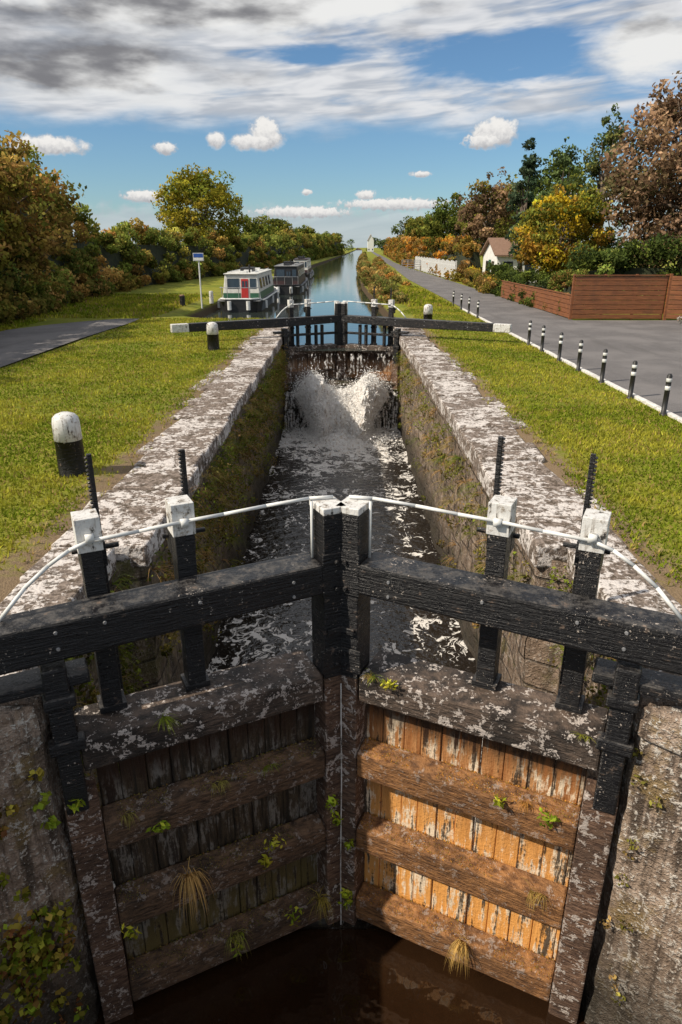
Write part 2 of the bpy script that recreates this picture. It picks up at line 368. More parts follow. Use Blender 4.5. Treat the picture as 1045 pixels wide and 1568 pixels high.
# ---------------------------------------------------------------- ground sheet
def itp(y,tab): return float(np.interp(y,[a[0] for a in tab],[a[1] for a in tab]))
CL=[(-60,-3.8),(3.2,-3.8),(4.1,-2.9),(30,-2.9),(31,-3.2),(35,-7.8),(80,-7.2),(110,-6.6),(150,-5.4),(220,-3),(400,3),(900,18),(4000,90)]
CR=[(-60,3.8),(3.2,3.8),(4.1,2.9),(30,2.9),(31,2.7),(45,2.3),(65,2.0),(110,2.6),(150,3.6),(220,6.0),(400,11.5),(900,26),(4000,98)]
Ys=[-80,-12,0,3.2,4.1,7,12,18,24,28,29.5,30.5,32,34,36,40,50,65,80,95,110,130,150,185,220,300,400,600,900,1800,4500]
mb=MB(); cols=None; rows=[]
for y in Ys:
    l=itp(y,CL); r=itp(y,CR); row=[]
    lock=y<=30
    for o in (4000,1200,300,100,50,25,14,9,6,3.5): row.append((l-o,y,RNG.normal(0,.015) if 5<o<20 else 0))
    if lock:
        bz=-5.0
        row+=[(l-.6,y,0),(l,y,-.06),(l+.01,y,-1),(l+.02,y,bz),(0,y,bz),(r-.02,y,bz),(r-.01,y,-1),(r,y,-.06),(r+.6,y,0)]
    else:
        row+=[(l-.9,y,0),(l-.25,y,-.12),(l+.15,y,-.6),(l+1.0,y,-1.8),((l+r)/2,y,-2.0),(r-1.0,y,-1.8),(r-.15,y,-.6),(r+.25,y,-.12),(r+.9,y,0)]
    for o in (3.5,6,9,14,25,50,100,300,1200,4000): row.append((r+o,y,0))
    rows.append(row)
nc=len(rows[0]); vs=[p for row in rows for p in row]
mb.add(vs,[(j*nc+i,j*nc+i+1,(j+1)*nc+i+1,(j+1)*nc+i) for j in range(len(rows)-1) for i in range(nc-1)])
me=bpy.data.meshes.new('ground'); me.from_pydata(mb.v,[],mb.f); me.materials.append(M_ground)
o=bpy.data.objects.new('ground',me); sc.collection.objects.link(o)
def strip(name,tab,z,mat):
    m=MB(); vs=[]
    for y,a,b in tab: vs+=[(a,y,z),(b,y,z)]
    m.add(vs,[(2*i,2*i+1,2*i+3,2*i+2) for i in range(len(tab)-1)])
    me=bpy.data.meshes.new(name); me.from_pydata(m.v,[],m.f); me.materials.append(mat)
    o=bpy.data.objects.new(name,me); sc.collection.objects.link(o); return o
strip('towpath',[(-60,-13.2,-9.3),(10,-13.2,-9.3),(19,-13.2,-9.35),(25,-13.4,-9.4),(28,-13.3,-9.3),(30,-12.4,-9.2),(31.5,-11.3,-9.2),(32.6,-10.2,-9.3)],.03,M_asph)
strip('road',[(-60,6.55,30),(10,6.55,30),(28,6.55,30),(31.8,6.55,30),(31.9,6.55,10.5),(74,6.9,10.8),(105,8.0,10.8),(112,8.4,10.6),(160,9.6,11.6),(220,11.8,13.8),(350,15.8,17.8),(600,24,26)],.022,M_asph)
mb=MB(); y=-10
while y<38:
    mb.box(6.44+RNG.normal(0,.004),6.55,y,y+.9,-.1,.06+RNG.normal(0,.004)); y+=.915
mb.obj('road_kerb',[M_kerb],bevel=.015)
# ---------------------------------------------------------------- water
strip('lower_canal_water',[(-60,-3.6,3.6),(3.2,-3.6,3.6),(4.2,-2.6,2.6),(5.0,-2.6,2.6)],-3.45,M_waterD)
strip('lock_chamber_water',[(5.004,-2.7,2.7),(15,-2.7,2.7),(26.9,-2.7,2.7)],-3.446,M_waterC)
strip('canal_water',[(26.0,-2.7,2.7),(30.5,-2.7,2.7)]+[(y,itp(y,CL)-.1,itp(y,CR)+.1) for y in (30.6,32,34,36,40,50,65,80,110,150,220,300,400,600,900)],-.52,M_waterU)
# ---------------------------------------------------------------- lock walls
IN=[(-14,3.3),(3.1,3.3),(4.1,2.2),(4.3,2.2),(4.42,2.52),(6.8,2.52),(7.0,2.2),(26.0,2.2),(26.2,2.2),(29.6,2.2),(31.5,2.5)]
OUT=[(-14,4.2),(3.6,4.2),(4.1,3.15),(31.5,3.15)]
def face(sx,y0,y1,ny,nz,name,mat,par,amp=.06):
    def fn(u,v):
        y=y0+(y1-y0)*u; z=-4.6+4.45*v; x=itp(y,IN)
        d=noise.fractal(Vector((y*1.3,z*1.3,sx*7)),1,2,5)*amp+noise.noise(Vector((y*6,z*6,sx*3)))*.018
        x=x+d*min(1,(1.001-v)*6)+.02
        return (sx*x,y,z)
    return grid_obj(name,fn,ny,nz,mat,par)
for sx,nm in ((-1,'l'),(1,'r')):
    W=empty('lock_wall')
    face(sx,-6,3.1,70,34,'wing_wall_face',M_wallN,W,.05)
    face(sx,3.1,4.3,24,60,'quoin_face',M_wallN,W,.06)
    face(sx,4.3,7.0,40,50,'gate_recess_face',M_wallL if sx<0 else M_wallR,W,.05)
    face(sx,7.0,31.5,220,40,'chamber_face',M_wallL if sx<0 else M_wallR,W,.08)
    m=MB()
    for a,b2 in zip([-14,3.6,4.1,4.42,6.8,7.0],[3.6,4.1,4.42,6.8,7.0,31.5]):
        def X(y,off): return sx*(itp(y,IN)+off)
        m.hexa([(X(a,.12),a,-5),(sx*itp(a,OUT),a,-5),(sx*itp(b2,OUT),b2,-5),(X(b2,.12),b2,-5),(X(a,.12),a,-.16),(sx*itp(a,OUT),a,-.16),(sx*itp(b2,OUT),b2,-.16),(X(b2,.12),b2,-.16)])
    m.obj('masonry_backing',[M_breast],W)
    m=MB()
    brk=[3.1,3.6,4.1,4.36,5.3,6.1,6.9]
    yy=[-6+.9*i for i in range(10)]+brk; yy=[q for q in yy if q<3.0 or q in brk]
    while yy[-1]<30.6: yy.append(yy[-1]+RNG.uniform(.75,1.25))
    for a,b2 in zip(yy[:-1],yy[1:]):
        g=.016; a2=a+g;b3=b2-g; zt=.03+RNG.normal(0,.014); j=RNG.normal(0,.02); mi=1 if a<4.3 else 0
        if 4.36<=a<6.8: ia=ib=2.52
        elif a>=6.8: ia=ib=2.2
        elif a>=4.09: ia=ib=2.2
        else: ia=itp(a2,IN);ib=itp(b3,IN)
        oa=itp(a2,OUT)+RNG.normal(0,.05); ob=itp(b3,OUT)+RNG.normal(0,.05)
        m.hexa([(sx*(ia-.03+j),a2,-.26),(sx*oa,a2,-.26),(sx*ob,b3,-.26),(sx*(ib-.03+j),b3,-.26),(sx*(ia-.03+j),a2,zt),(sx*oa,a2,zt+RNG.normal(0,.01)),(sx*ob,b3,zt),(sx*(ib-.03+j),b3,zt)],mi)
        if a>6.9 and RNG.uniform()<.5:
            q=RNG.uniform(.1,.35); m.hexa([(sx*(oa-.02),a2,-.2),(sx*(oa+q),a2+.05,-.2),(sx*(ob+q),b3-.05,-.2),(sx*(ob-.02),b3,-.2),(sx*(oa-.02),a2,zt-.012),(sx*(oa+q),a2+.05,.004),(sx*(ob+q),b3-.05,.004),(sx*(ob-.02),b3,zt-.012)],mi)
    m.obj('coping_stones',[M_cop,M_wallN],W,bevel=.03,seg=2)
    m=MB(); 
    for a,b2 in zip([-14],[-6.0]): m.hexa([(sx*3.27,a,-.2),(sx*4.2,a,-.2),(sx*4.2,b2,-.2),(sx*3.27,b2,-.2),(sx*3.27,a,.03),(sx*4.2,a,.03),(sx*4.2,b2,.03),(sx*3.27,b2,.03)])
    m.obj('coping_end',[M_cop],W)
def fb(u,v):
    x=-2.3+4.6*u; z=-4.8+3.0*v; return (x,26.15+.08*noise.fractal(Vector((x*2,z*2,5)),1,2,4)-(.25 if v<.45 else 0),z)
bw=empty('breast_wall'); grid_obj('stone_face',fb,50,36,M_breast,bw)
mb=MB(); mb.box(-2.3,2.3,26.25,27.4,-4.8,-1.78); mb.box(-2.3,2.3,25.85,27.3,-1.80,-1.70); mb.obj('sill',[M_breast],bw,bevel=.03)
# ---------------------------------------------------------------- lock gates
ANG=R(26); CA,SA=math.cos(ANG),math.sin(ANG)
def gate(Ym,zbot,far=False):
    E=empty('lock_gate')
    for side in (1,-1):
        def P(s,n,z,side=side): return (side*(s*CA - n*SA), Ym - s*SA - n*CA, z)
        sd='right' if side>0 else 'left'
        m=MB(); segs=[.23,.8,1.35,1.45,1.9,2.6,4.2,5.9,6.5]
        for i in range(len(segs)-1):
            a,b2=segs[i],segs[i+1]; 
            fz=lambda s:.70-.01*s
            fq=lambda s:.435-.03*min(s,2.6)
            wa=.165-.008*a; wb=.165-.008*b2; za=fz(a); zb=fz(b2); qa=fq(a); qb=fq(b2)
            if i==7: wa+=.004;wb+=.004
            m.hexa([P(a,-wa,qa),P(b2,-wb,qb),P(b2,wb,qb),P(a,wa,qa),P(a,-wa,za),P(b2,-wb,zb),P(b2,wb,zb),P(a,wa,za)],1 if i==7 else 0)
        bmx=bmesh.new()
        o=m.obj('balance_beam_'+sd,[M_black,M_white],E)
        bmx.from_mesh(o.data); bmesh.ops.remove_doubles(bmx,verts=bmx.verts,dist=.0005)
        seen={}
        for f in bmx.faces: seen.setdefault(tuple(sorted(v.index for v in f.verts)),[]).append(f)
        dead=[f for k,v in seen.items() if len(v)>1 for f in v]
        bmesh.ops.delete(bmx,geom=dead,context='FACES_ONLY'); bmx.to_mesh(o.data); bmx.free()
        md=o.modifiers.new('b','BEVEL'); md.width=.022; md.segments=2; md.limit_method='ANGLE'; md.angle_limit=R(40)
        m=MB(); m.box(.014,.222,-.14,.14,-.42,1.11,0,P); m.box(.012,.225,-.143,.143,1.112,1.17,1,P)
        m.box(.02,.24,.142,.157,.40,.78,0,P); m.box(.02,.26,.142,.16,-.35,-.12,0,P); m.box(.02,.2,.142,.165,.02,.08,0,P)
        for zz in (.46,.70,-.28,-.18): 
            a=Vector(P(.12,.155,zz)); b3=Vector(P(.12,.185,zz)); m.cyl(a,b3,.022,.018,8,0)
        m.obj('mitre_post_'+sd,[M_black,M_white],E,bevel=.014)
        m=MB(); m.box(.008,.215,-.13,.13,zbot,-.424,0,P); m.obj('mitre_post_foot_'+sd,[M_wornF],E,bevel=.012)
        m=MB(); m.box(2.25,2.42,-.13,.14,-1.0,.30,0,P); m.box(2.22,2.44,-.2,.17,-.02,.07,0,P); m.box(2.2,2.46,.05,.16,-.42,-.32,0,P); m.box(2.1,2.75,-.13,.12,.12,.2,0,P)
        m.obj('heel_post_'+sd,[M_black],E,bevel=.015)
        m=MB(); m.box(2.175,2.43,-.125,.13,zbot,-.90,0,P); m.obj('heel_post_foot_'+sd,[M_wornF],E,bevel=.015)
        m=MB(); m.box(.228,2.245,-.36,.12,-.66,-.385,0,P); m.obj('top_rail_'+sd,[M_wornT],E,bevel=.02)
        m=MB()
        for zt in ((-1.2,-2.1,-3.03) if not far else (-1.35,)):
            m.hexa([P(.22,-.06,zt-.30),P(2.17,-.06,zt-.30),P(2.17,.13,zt-.30),P(.22,.13,zt-.30),P(.22,-.06,zt+.03),P(2.17,-.06,zt+.03),P(2.17,.13,zt-.03),P(.22,.13,zt-.03)])
        m.obj('cross_rails_'+sd,[M_wornR if side>0 else M_wornL],E,bevel=.022)
        m=MB(); s=.225
        while s<2.14:
            w=min(RNG.uniform(.15,.22),2.168-s); of=RNG.uniform(-.014,.014); 
            m.box(s+.003,s+w-.003,-.13+of,-.075+of,zbot,-.662,0,P); s+=w
        m.obj('planking_'+sd,[M_plF if far else (M_plR if side>0 else M_plL)],E,bevel=.006,seg=1)
        if far:
            m=MB(); m.box(.23,2.17,-.06,.04,.0,.09,0,P)
            for q in (.75,1.0,1.75): m.box(q,q+.09,-.09,.05,-.38,.37,0,P)
            m.obj('upper_frame_'+sd,[M_black],E,bevel=.01)
        m=MB()
        for k,q in enumerate((1.26,1.95)):
            w=.075
            m.box(q-w,q+w,-.35,-.175,-.384,1.02,0,P); m.box(q-w-.014,q+w+.014,-.365,-.165,1.022,1.285,1,P)
            m.box(q-w-.03,q+w+.03,-.37,-.165,-.384,-.33,0,P); m.box(q-w-.02,q+w+.02,-.37,-.17,.24,.30,0,P)
            qi=q-.10
            a=Vector(P(qi+.06,-.43,.93)); b3=Vector(P(qi+.14,-.43,.93)); m.cyl(a,b3,.07,.07,12,0)
            a=Vector(P(qi-.13,-.45,.93)); b3=Vector(P(qi+.22,-.45,.93)); m.cyl(a,b3,.022,.022,8,0)
            m.box(q-w-.05,q+w,-.50,-.37,.80,1.0,0,P)
            zt=(1.68 if k else 1.63)+(.10 if side>0 and k==0 else 0); rb=-.45
            m.box(qi-.018,qi+.018,rb-.018,rb+.018,-.5,zt,0,P)
            z=1.0
            while z<zt-.02:
                m.hexa([P(qi+.018,rb-.016,z),P(qi+.036,rb-.016,z+.006),P(qi+.036,rb+.016,z+.006),P(qi+.018,rb+.016,z),P(qi+.018,rb-.016,z+.024),P(qi+.036,rb-.016,z+.016),P(qi+.036,rb+.016,z+.016),P(qi+.018,rb+.016,z+.024)]); z+=.032
        m.obj('paddle_posts_'+sd,[M_black,M_white],E,bevel=.012)
        m=MB(); r=.015 if not far else .020
        pts=[P(.05,-.05,1.19),P(.24,-.10,1.19),P(.6,-.135,1.172),P(.95,-.14,1.158),P(1.26,-.145,1.15),P(1.6,-.145,1.132),P(1.95,-.145,1.12),P(2.1,-.13,1.08),P(2.25,-.11,1.0),P(2.42,-.08,.88),P(2.62,-.05,.68)]
        m.pipe(pts,r,8,0)
        m.pipe([P(.255,-.02,1.19),P(.255,-.02,.68)],.012,8,0)
        for q in (1.26,1.95): m.box(q-.03,q+.03,-.166,-.122,1.11,1.17,0,P)
        m.obj('handrail_'+sd,[M_whitec],E,smooth=True)
        m=MB()
        for q in (.5,1.26,1.95,2.28,3.4,5.0):
            for zz in (.47,.6):
                w=.165-.008*q
                if q in(1.26,1.95) and zz==.47: continue
                m.cyl(P(q,w-.004,zz),P(q,w+.010,zz),.016,.012,8,0)
        m.obj('beam_bolts_'+sd,[M_sgrey],E)
    return E
g1=gate(5.25,-4.4); g2=gate(27.0,-1.95,True)
mb=MB(); mb.pipe([(0.0,5.08,-.5),(0.005,5.07,-1.6),(-.004,5.06,-2.6),(0,5.05,-3.44)],.006,6); mb.obj('mitre_seal_strip',[M_white],g1)
# ---------------------------------------------------------------- falling water
wf=empty('waterfall')
def curtain(x0,x1,ya,yb,za,zb,nm,mat,amp):
    def fn(u,v):
        x=x0+(x1-x0)*u; z=za+(zb-za)*v; y=ya+(yb-ya)*v**.6
        return (x,y-amp*abs(noise.noise(Vector((x*4,z*1.2,2)))),z)
    grid_obj(nm,fn,60,30,mat,wf)
curtain(-2.15,-.4,25.82,25.45,-2.0,-3.5,'breast_fall_left',M_fall,.18)
curtain(.4,2.15,25.82,25.45,-2.0,-3.5,'breast_fall_right',M_fall,.18)
curtain(-2.1,2.1,25.98,25.9,-.62,-1.78,'gate_trickle',M_trick,.04)
# one merged gush: two lobes arcing together into a central plume
def gush(layer):
    def fn(u,v):
        a=2*u-1; ab=abs(a)
        wd=1.72*(1-.45*v**1.1)
        x=a*wd
        lobe=math.exp(-((ab-.60)/.27)**2)
        top=-1.88+.62*lobe-.5*max(0,ab-.8)*3
        z=top+(-3.5-top)*v**1.35
        y=26.0-.25-(.5+.6*lobe+1.1*(1-ab))*v**.7-.4*layer-.25*lobe
        n=noise.fractal(Vector((x*3.2,z*2.0+layer*5,y*2)),1,2,5); n2=noise.noise(Vector((x*14,z*9,layer)))
        return (x+n*.15+n2*.03,y-n*.32-n2*.07,z+n*.22+n2*.06)
    grid_obj('gush_%d'%layer,fn,130,90,M_ww,wf)
gush(0); gush(1)
n=36000
a=RNG.uniform(-1,1,n); v=RNG.uniform(0,1,n)
lobe=np.exp(-((np.abs(a)-.60)/.27)**2); top=-1.82+.68*lobe
z=top+(-3.45-top)*v**1.3+RNG.normal(0,.13,n); x=a*1.82*(1-.42*v)+RNG.normal(0,.09,n); y=25.65-(.5+.6*lobe+1.1*(1-np.abs(a)))*v**.7-.3*lobe-.4*RNG.uniform(0,1,n)-.1
z=np.maximum(z,-3.44); C=np.stack([x,y,z],1)
n=13000; C2=np.stack([RNG.normal(0,.85,n),24.2-abs(RNG.normal(0,1.1,n))+.8,-3.38+abs(RNG.normal(0,.12,n))],1)
C=np.vstack([C,C2]); C=C[np.abs(C[:,0])<2.1]
leaf_obj('spray',C,RNG.uniform(.006,.022,len(C)),np.tile([[.86,.84,.8]],(len(C),1)),wf,M_spray,1.0)
def foamfn(u,v):
    x=-2.15+4.3*u; y=25.7-7.5*v
    h=.46*math.exp(-((x/.62)**2))*math.exp(-((v-.18)/.13)**2)
    nn=noise.fractal(Vector((x*2.2,y*1.9,1)),1,2,7); n2=noise.noise(Vector((x*1.1+3,y*.9,8)))
    cover=.045-.105*v-.02*abs(x)
    return (x+.05*n2,y,-3.45+h*(1+.6*nn)+.085*nn*(1-.55*v)+cover*.9+.03*n2)
grid_obj('churned_foam',foamfn,170,260,M_ww,wf)
# ---------------------------------------------------------------- bollards
def big_bollard(x,y,h=.88,r=.185,wf_=.42):
    m=MB(); zb=h*(1-wf_)
    m.lathe((x,y,0),[(r*1.04,-.05),(r*1.03,.05),(r,zb),(r+.004,zb+.001),(r*.99,h-.13),(r*.93,h-.06),(r*.72,h-.015),(r*.35,h+.012),(0.001,h+.018)],28,[0,0,0,1,1,1,1,1])
    m.obj('mooring_bollard',[M_black,M_white],smooth=True)
big_bollard(-3.93,9.55,.9,.19); big_bollard(-4.12,22.5,.86,.185); big_bollard(3.6,29.3,.9,.185)
def slim(x,y):
    m=MB(); r=.05
    m.lathe((x,y,0),[(r*1.5,-.02),(r*1.5,.03),(r,.035),(r,.50),(r+.002,.501),(r+.002,.58),(r,.581),(r,.66),(r+.002,.661),(r+.002,.73),(r,.731),(r,.78),(r*.6,.815),(.001,.82)],14,[0,0,0,0,1,0,0,0,1,0,0,0,0])
    m.obj('road_bollard',[M_blackm,M_whitec],smooth=True)
for y in (13.2,14.9,16.7,18.4,20.2,22.0,23.7,33.0,35.4,37.8,40.4): slim(6.37+RNG.normal(0,.01),y+RNG.normal(0,.05))
m=MB(); m.lathe((-8.9,40,0),[(.15,-.1),(.15,.55),(.15,.56),(.12,.62),(.001,.63)],12,[0,1,1,1]); m.obj('mooring_post',[M_black,M_tile])
m=MB(); m.lathe((-7.9,43.5,0),[(.13,-.1),(.13,.55),(.11,.62),(.001,.63)],12,[0,0,0]); m.obj('mooring_post',[M_white])
s=empty('canal_sign'); m=MB(); m.cyl((-7.55,38.6,0),(-7.55,38.6,2.8),.04,.04,10); m.obj('pole',[M_whitec],s)
m=MB(); m.box(-7.83,-7.27,38.53,38.555,2.42,2.82,0); m.box(-7.80,-7.30,38.52,38.529,2.6,2.79,1); m.box(-7.80,-7.30,38.52,38.529,2.45,2.56,0); m.obj('panel',[M_whitec,M_blue],s)
# ---------------------------------------------------------------- boats
def boat(x,y,L,w,cabh,style,name='canal_boat'):
    E=empty(name); zw=-.62; zd=.12
    st=[(0,.55),(.03,.8),(.08,.96),(.2,1),(.8,1),(.92,.85),(.98,.4),(1,.06)]
    m=MB(); vs=[]
    for t,q in st:
        h=w/2*q; yy=y+t*L; up=.12*(1 if t<.05 else 0)+.25*max(0,t-.85)/.15
        vs+=[(x-h*.88,yy,zw),(x-h,yy,zd+up),(x+h,yy,zd+up),(x+h*.88,yy,zw)]
    fs=[]
    for i in range(len(st)-1):
        for k in range(3): fs.append((4*i+k,4*i+k+1,4*i+k+5,4*i+k+4))
    fs.append((0,1,2,3)); m.add(vs,fs,0)
    m.pipe([(v[0],v[1],v[2]) for v in vs[2::4]],.05,6,1); m.pipe([(v[0],v[1],v[2]) for v in vs[1::4]],.05,6,1)
    m.pipe([vs[1],vs[2]],.05,6,1)
    m.obj('hull',[M_hull,style['trim']],E)
    y0,y1=y+L*.10,y+L*.80; hb=w/2*.84; ht=w/2*.70; z1=zd+cabh
    m=MB(); m.hexa([(x-hb,y0,zd),(x+hb,y0,zd),(x+hb,y1,zd),(x-hb,y1,zd),(x-ht,y0+.12,z1),(x+ht,y0+.12,z1),(x+ht,y1-.1,z1),(x-ht,y1-.1,z1)],0)
    m.obj('cabin',[style['cab']],E,bevel=.05)
    m=MB(); m.box(x-ht-.06,x+ht+.06,y0+.02,y1,z1-.002,z1+.05,0)
    for sx in (-1,1): m.pipe([(x+sx*ht*.85,y0+.4,z1+.12),(x+sx*ht*.85,y1-.4,z1+.12)],.025,6,1)
    for yy in np.linspace(y0+1,y1-1,4):
        m.box(x-.25,x+.25,yy,yy+.45,z1+.05,z1+.16,1)
    m.cyl((x+.3,y0+2,z1),(x+.3,y0+2,z1+.5),.06,.06,8,2)
    m.box(x-.55,x+.3,y0+L*.3,y0+L*.3+1.2,z1+.05,z1+.3,2)
    m.obj('roof',[style['roof'],style['trim'],M_hull],E,bevel=.01)
    m=MB()
    def side(sx,ya,yb,za,zb,mat,o=.012):
        def X(z): return x+sx*(hb+(ht-hb)*(z-zd)/(z1-zd)+o)
        def X2(z): return x+sx*(hb+(ht-hb)*(z-zd)/(z1-zd)-.02)
        m.hexa([(X2(za),ya,za),(X(za),ya,za),(X(za),yb,za),(X2(za),yb,za),(X2(zb),ya,zb),(X(zb),ya,zb),(X(zb),yb,zb),(X2(zb),yb,zb)],mat)
    for sx in (-1,1):
        side(sx,y0+.15,y1-.15,zd+.05,zd+cabh*.30,1,.008)
        for yy in np.arange(y0+.8,y1-1.4,1.75): side(sx,yy-.06,yy+.96,zd+cabh*.42,zd+cabh*.83,2,.012); side(sx,yy,yy+.9,zd+cabh*.46,zd+cabh*.79,0,.02)
    yf=lambda z: y0+.12*(z-zd)/(z1-zd)
    def fr(xa,xb,za,zb,mat,o=.02):
        m.hexa([(xa,yf(za)-o,za),(xb,yf(za)-o,za),(xb,yf(za)+.02,za),(xa,yf(za)+.02,za),(xa,yf(zb)-o,zb),(xb,yf(zb)-o,zb),(xb,yf(zb)+.02,zb),(xa,yf(zb)+.02,zb)],mat)
    fr(x+.0,x+.42,zd+.10,zd+cabh*.82,3,.03); fr(x+.05,x+.18,zd+cabh*.5,zd+cabh*.74,0,.045); fr(x+.24,x+.37,zd+cabh*.5,zd+cabh*.74,0,.045)
    fr(x-ht*.86,x-.12,zd+cabh*.45,zd+cabh*.84,0,.025); fr(x+.52,x+ht*.92,zd+cabh*.45,zd+cabh*.84,0,.025)
    fr(x-hb*.95,x-.05,zd+.04,zd+cabh*.26,1,.02); fr(x+.5,x+hb*.95,zd+.04,zd+cabh*.26,1,.02)
    m.obj('windows_and_doors',[M_glass,style['stripe'],M_hull,style['door']],E)
    m=MB(); zr=zd+.75; a=w/2*.8
    m.pipe([(x-a,y+.9,zd+.1),(x-a,y+.9,zr),(x-a,y+.25,zr),(x-a*.6,y+.06,zr),(x+a*.6,y+.06,zr),(x+a,y+.25,zr),(x+a,y+.9,zr),(x+a,y+.9,zd+.1)],.022,6,0)
    for q in (-.6,0,.6): m.pipe([(x+a*q,y+.08,zd+.1),(x+a*q,y+.08,zr)],.018,6,0)
    m.box(x-w/2*.9,x+w/2*.9,y+.1,y0,zd-.02,zd+.03,1)
    for sx in (-1,1):
        for q in (.12,.45,.75): m.cyl((x+sx*(w/2+.06),y+L*q,zd-.05),(x+sx*(w/2+.06),y+L*q,zd-.5),.08,.08,8,2)
    m.cyl((x-a*.5,y-.08,zd),(x-a*.5,y-.08,zd-.5),.12,.12,10,2); m.cyl((x+a*.5,y-.08,zd),(x+a*.5,y-.08,zd-.5),.12,.12,10,2)
    m.obj('deck_fittings',[M_sgrey,M_grey,M_whitec],E)
boat(-6.05,42.2,13,2.8,1.45,dict(cab=M_cream,stripe=M_green,roof=M_cream,trim=M_whitec,door=M_red))
boat(-4.55,58,16,2.6,1.5,dict(cab=M_hull,stripe=M_dkred,roof=M_grey,trim=M_hull,door=M_hull))
boat(-4.9,86,14,2.3,1.6,dict(cab=M_cream,stripe=M_dkred,roof=M_dkred,trim=M_hull,door=M_dkred))
# ---------------------------------------------------------------- fences, gates, house
f=empty('slatted_fence'); m=MB()
for i in range(9):
    z0=.06+i*.205; m.box(10.5,14.6,32.2,32.235,z0,z0+.185)
for x in (10.45,11.85,13.25,14.6): m.box(x-.05,x+.05,32.24,32.34,0,1.98)
m.box(10.4,14.7,32.15,32.30,1.915,1.95); m.obj('panel',[M_fence],f,bevel=.006)
m=MB()
for i in range(9):
    z0=.08+i*.205; m.hexa([(14.75,32.1,z0),(19.5,30.2,z0),(19.5,30.24,z0),(14.75,32.14,z0),(14.75,32.1,z0+.185),(19.5,30.2,z0+.185),(19.5,30.24,z0+.185),(14.75,32.14,z0+.185)])
m.box(14.66,14.78,32.1,32.22,0,2.0); m.obj('gate_panel',[M_fence],f,bevel=.006)
f=empty('low_slatted_fence'); m=MB()
for i in range(5):
    z0=.05+i*.2; m.box(10.50,10.53,32.5,47,z0,z0+.18)
for y in np.arange(32.6,47,1.8): m.box(10.54,10.64,y,y+.1,0,1.1)
m.box(10.46,10.6,32.5,47,1.05,1.085); m.obj('slats',[M_fence],f,bevel=.005)
f=empty('picket_fence'); m=MB(); y=70
while y<108: 
    m.box(11.0,11.03,y,y+.16,.1,1.75+.12*abs(math.sin(y*.9))); y+=.27
for z in (.4,1.4): m.box(11.032,11.08,70,108,z,z+.1)
for y in range(70,109,3): m.box(11.04,11.18,y,y+.14,0,1.9)
m.obj('pickets',[M_whitec],f)
f=empty('field_gate'); m=MB()
for z in (.3,.6,.9,1.2,1.45): m.pipe([(8.4,100,z),(10.9,100,z)],.035,6)
for x in (8.4,9.2,10.1,10.9): m.pipe([(x,100,.0),(x,100,1.5)],.045,6)
m.obj('bars',[M_sgrey],f)
def house(name,x0,x1,y0,y1,he,hr,ridge='x'):
    E=empty(name); m=MB(); m.box(x0,x1,y0,y1,-.1,he); xm=(x0+x1)/2; ym=(y0+y1)/2
    if ridge=='y': m.add([(x0,y0,he),(x1,y0,he),(xm,y0,hr),(x0,y1,he),(x1,y1,he),(xm,y1,hr)],[(0,1,2),(3,5,4)])
    else: m.add([(x0,y0,he),(x0,y1,he),(x0,ym,hr),(x1,y0,he),(x1,y1,he),(x1,ym,hr)],[(0,1,2),(3,5,4)])
    m.obj('walls',[M_wwall],E)
    m=MB(); o=.3
    if ridge=='y':
        for sx,xe in ((-1,x0),(1,x1)):
            k=(hr-he)/(x1-xm); xo=xe+sx*o; zo=he-o*k
            m.hexa([(xm,y0-o,hr+.02),(xo,y0-o,zo+.02),(xo,y1+o,zo+.02),(xm,y1+o,hr+.02),(xm,y0-o,hr+.16),(xo,y0-o,zo+.14),(xo,y1+o,zo+.14),(xm,y1+o,hr+.16)])
    else:
        for sy,ye in ((-1,y0),(1,y1)):
            k=(hr-he)/(y1-ym); yo=ye+sy*o; zo=he-o*k
            m.hexa([(x0-o,ym,hr+.02),(x0-o,yo,zo+.02),(x1+o,yo,zo+.02),(x1+o,ym,hr+.02),(x0-o,ym,hr+.16),(x0-o,yo,zo+.14),(x1+o,yo,zo+.14),(x1+o,ym,hr+.16)])
    m.obj('roof',[M_tile],E)
    m=MB()
    m.box(x0-.03,x0+.02,ym-1.8,ym-.9,.9,2.0,0); m.box(x0-.03,x0+.02,ym+.6,ym+1.6,.9,2.0,0); m.box(x0-.04,x0+.02,ym-.5,ym+.4,0,2.1,1)
    m.box(x0+.5,x0+1.3,y0-.03,y0+.02,.9,2.0,0); m.box(x1-1.3,x1-.5,y0-.03,y0+.02,.9,2.0,0)
    m.obj('windows_and_door',[M_glass,M_green],E)
    m=MB(); m.box(xm-.3,xm+.3,ym-.3,ym+.3,hr-.4,hr+.5); m.obj('chimney',[M_wwall],E)
    return E
house('white_cottage',12.9,16.5,60,66,2.5,3.7,'x')
house('distant_house',20.5,25,560,568,8,12,'y')
# ---------------------------------------------------------------- vegetation
hedge('hedgerow',[(-14.9,12,5.5),(-15.4,24,6.2),(-16.3,32,6.8),(-17.2,40,7.0),(-18,48,6.0)],4.2,9,200,OLIVE+RUST+GREEN,.11,None,.75,gain=2.4)
hedge('hedgerow',[(-18,48,4.8),(-18.2,56,4.5),(-17,74,4.4),(-13.8,95,4.2),(-12.2,120,4.4)],3.4,6,150,GREEN+OLIVE+RUST[:1],.14,None,.75,gain=2.4)
hedge('hedgerow',[(-12.2,120,4.4),(-11,160,5.0),(-8,220,6.0),(-1,340,7.5)],4.5,2.4,100,GREEN+OLIVE,.26,None,1.3,gain=2)
tree('field_tree',-15.2,34,8.1,3.0,1.5,OLIVE+RUST[:3],60,130,.12,gain=2.3)
tree('field_tree',-19,42,8.4,3.6,1.5,OLIVE+RUST[:2]+GREEN[:2],60,130,.13,gain=2.2)
tree('field_tree',-23,50,8.8,4.0,1.5,OLIVE,50,120,.15,gain=2.2)
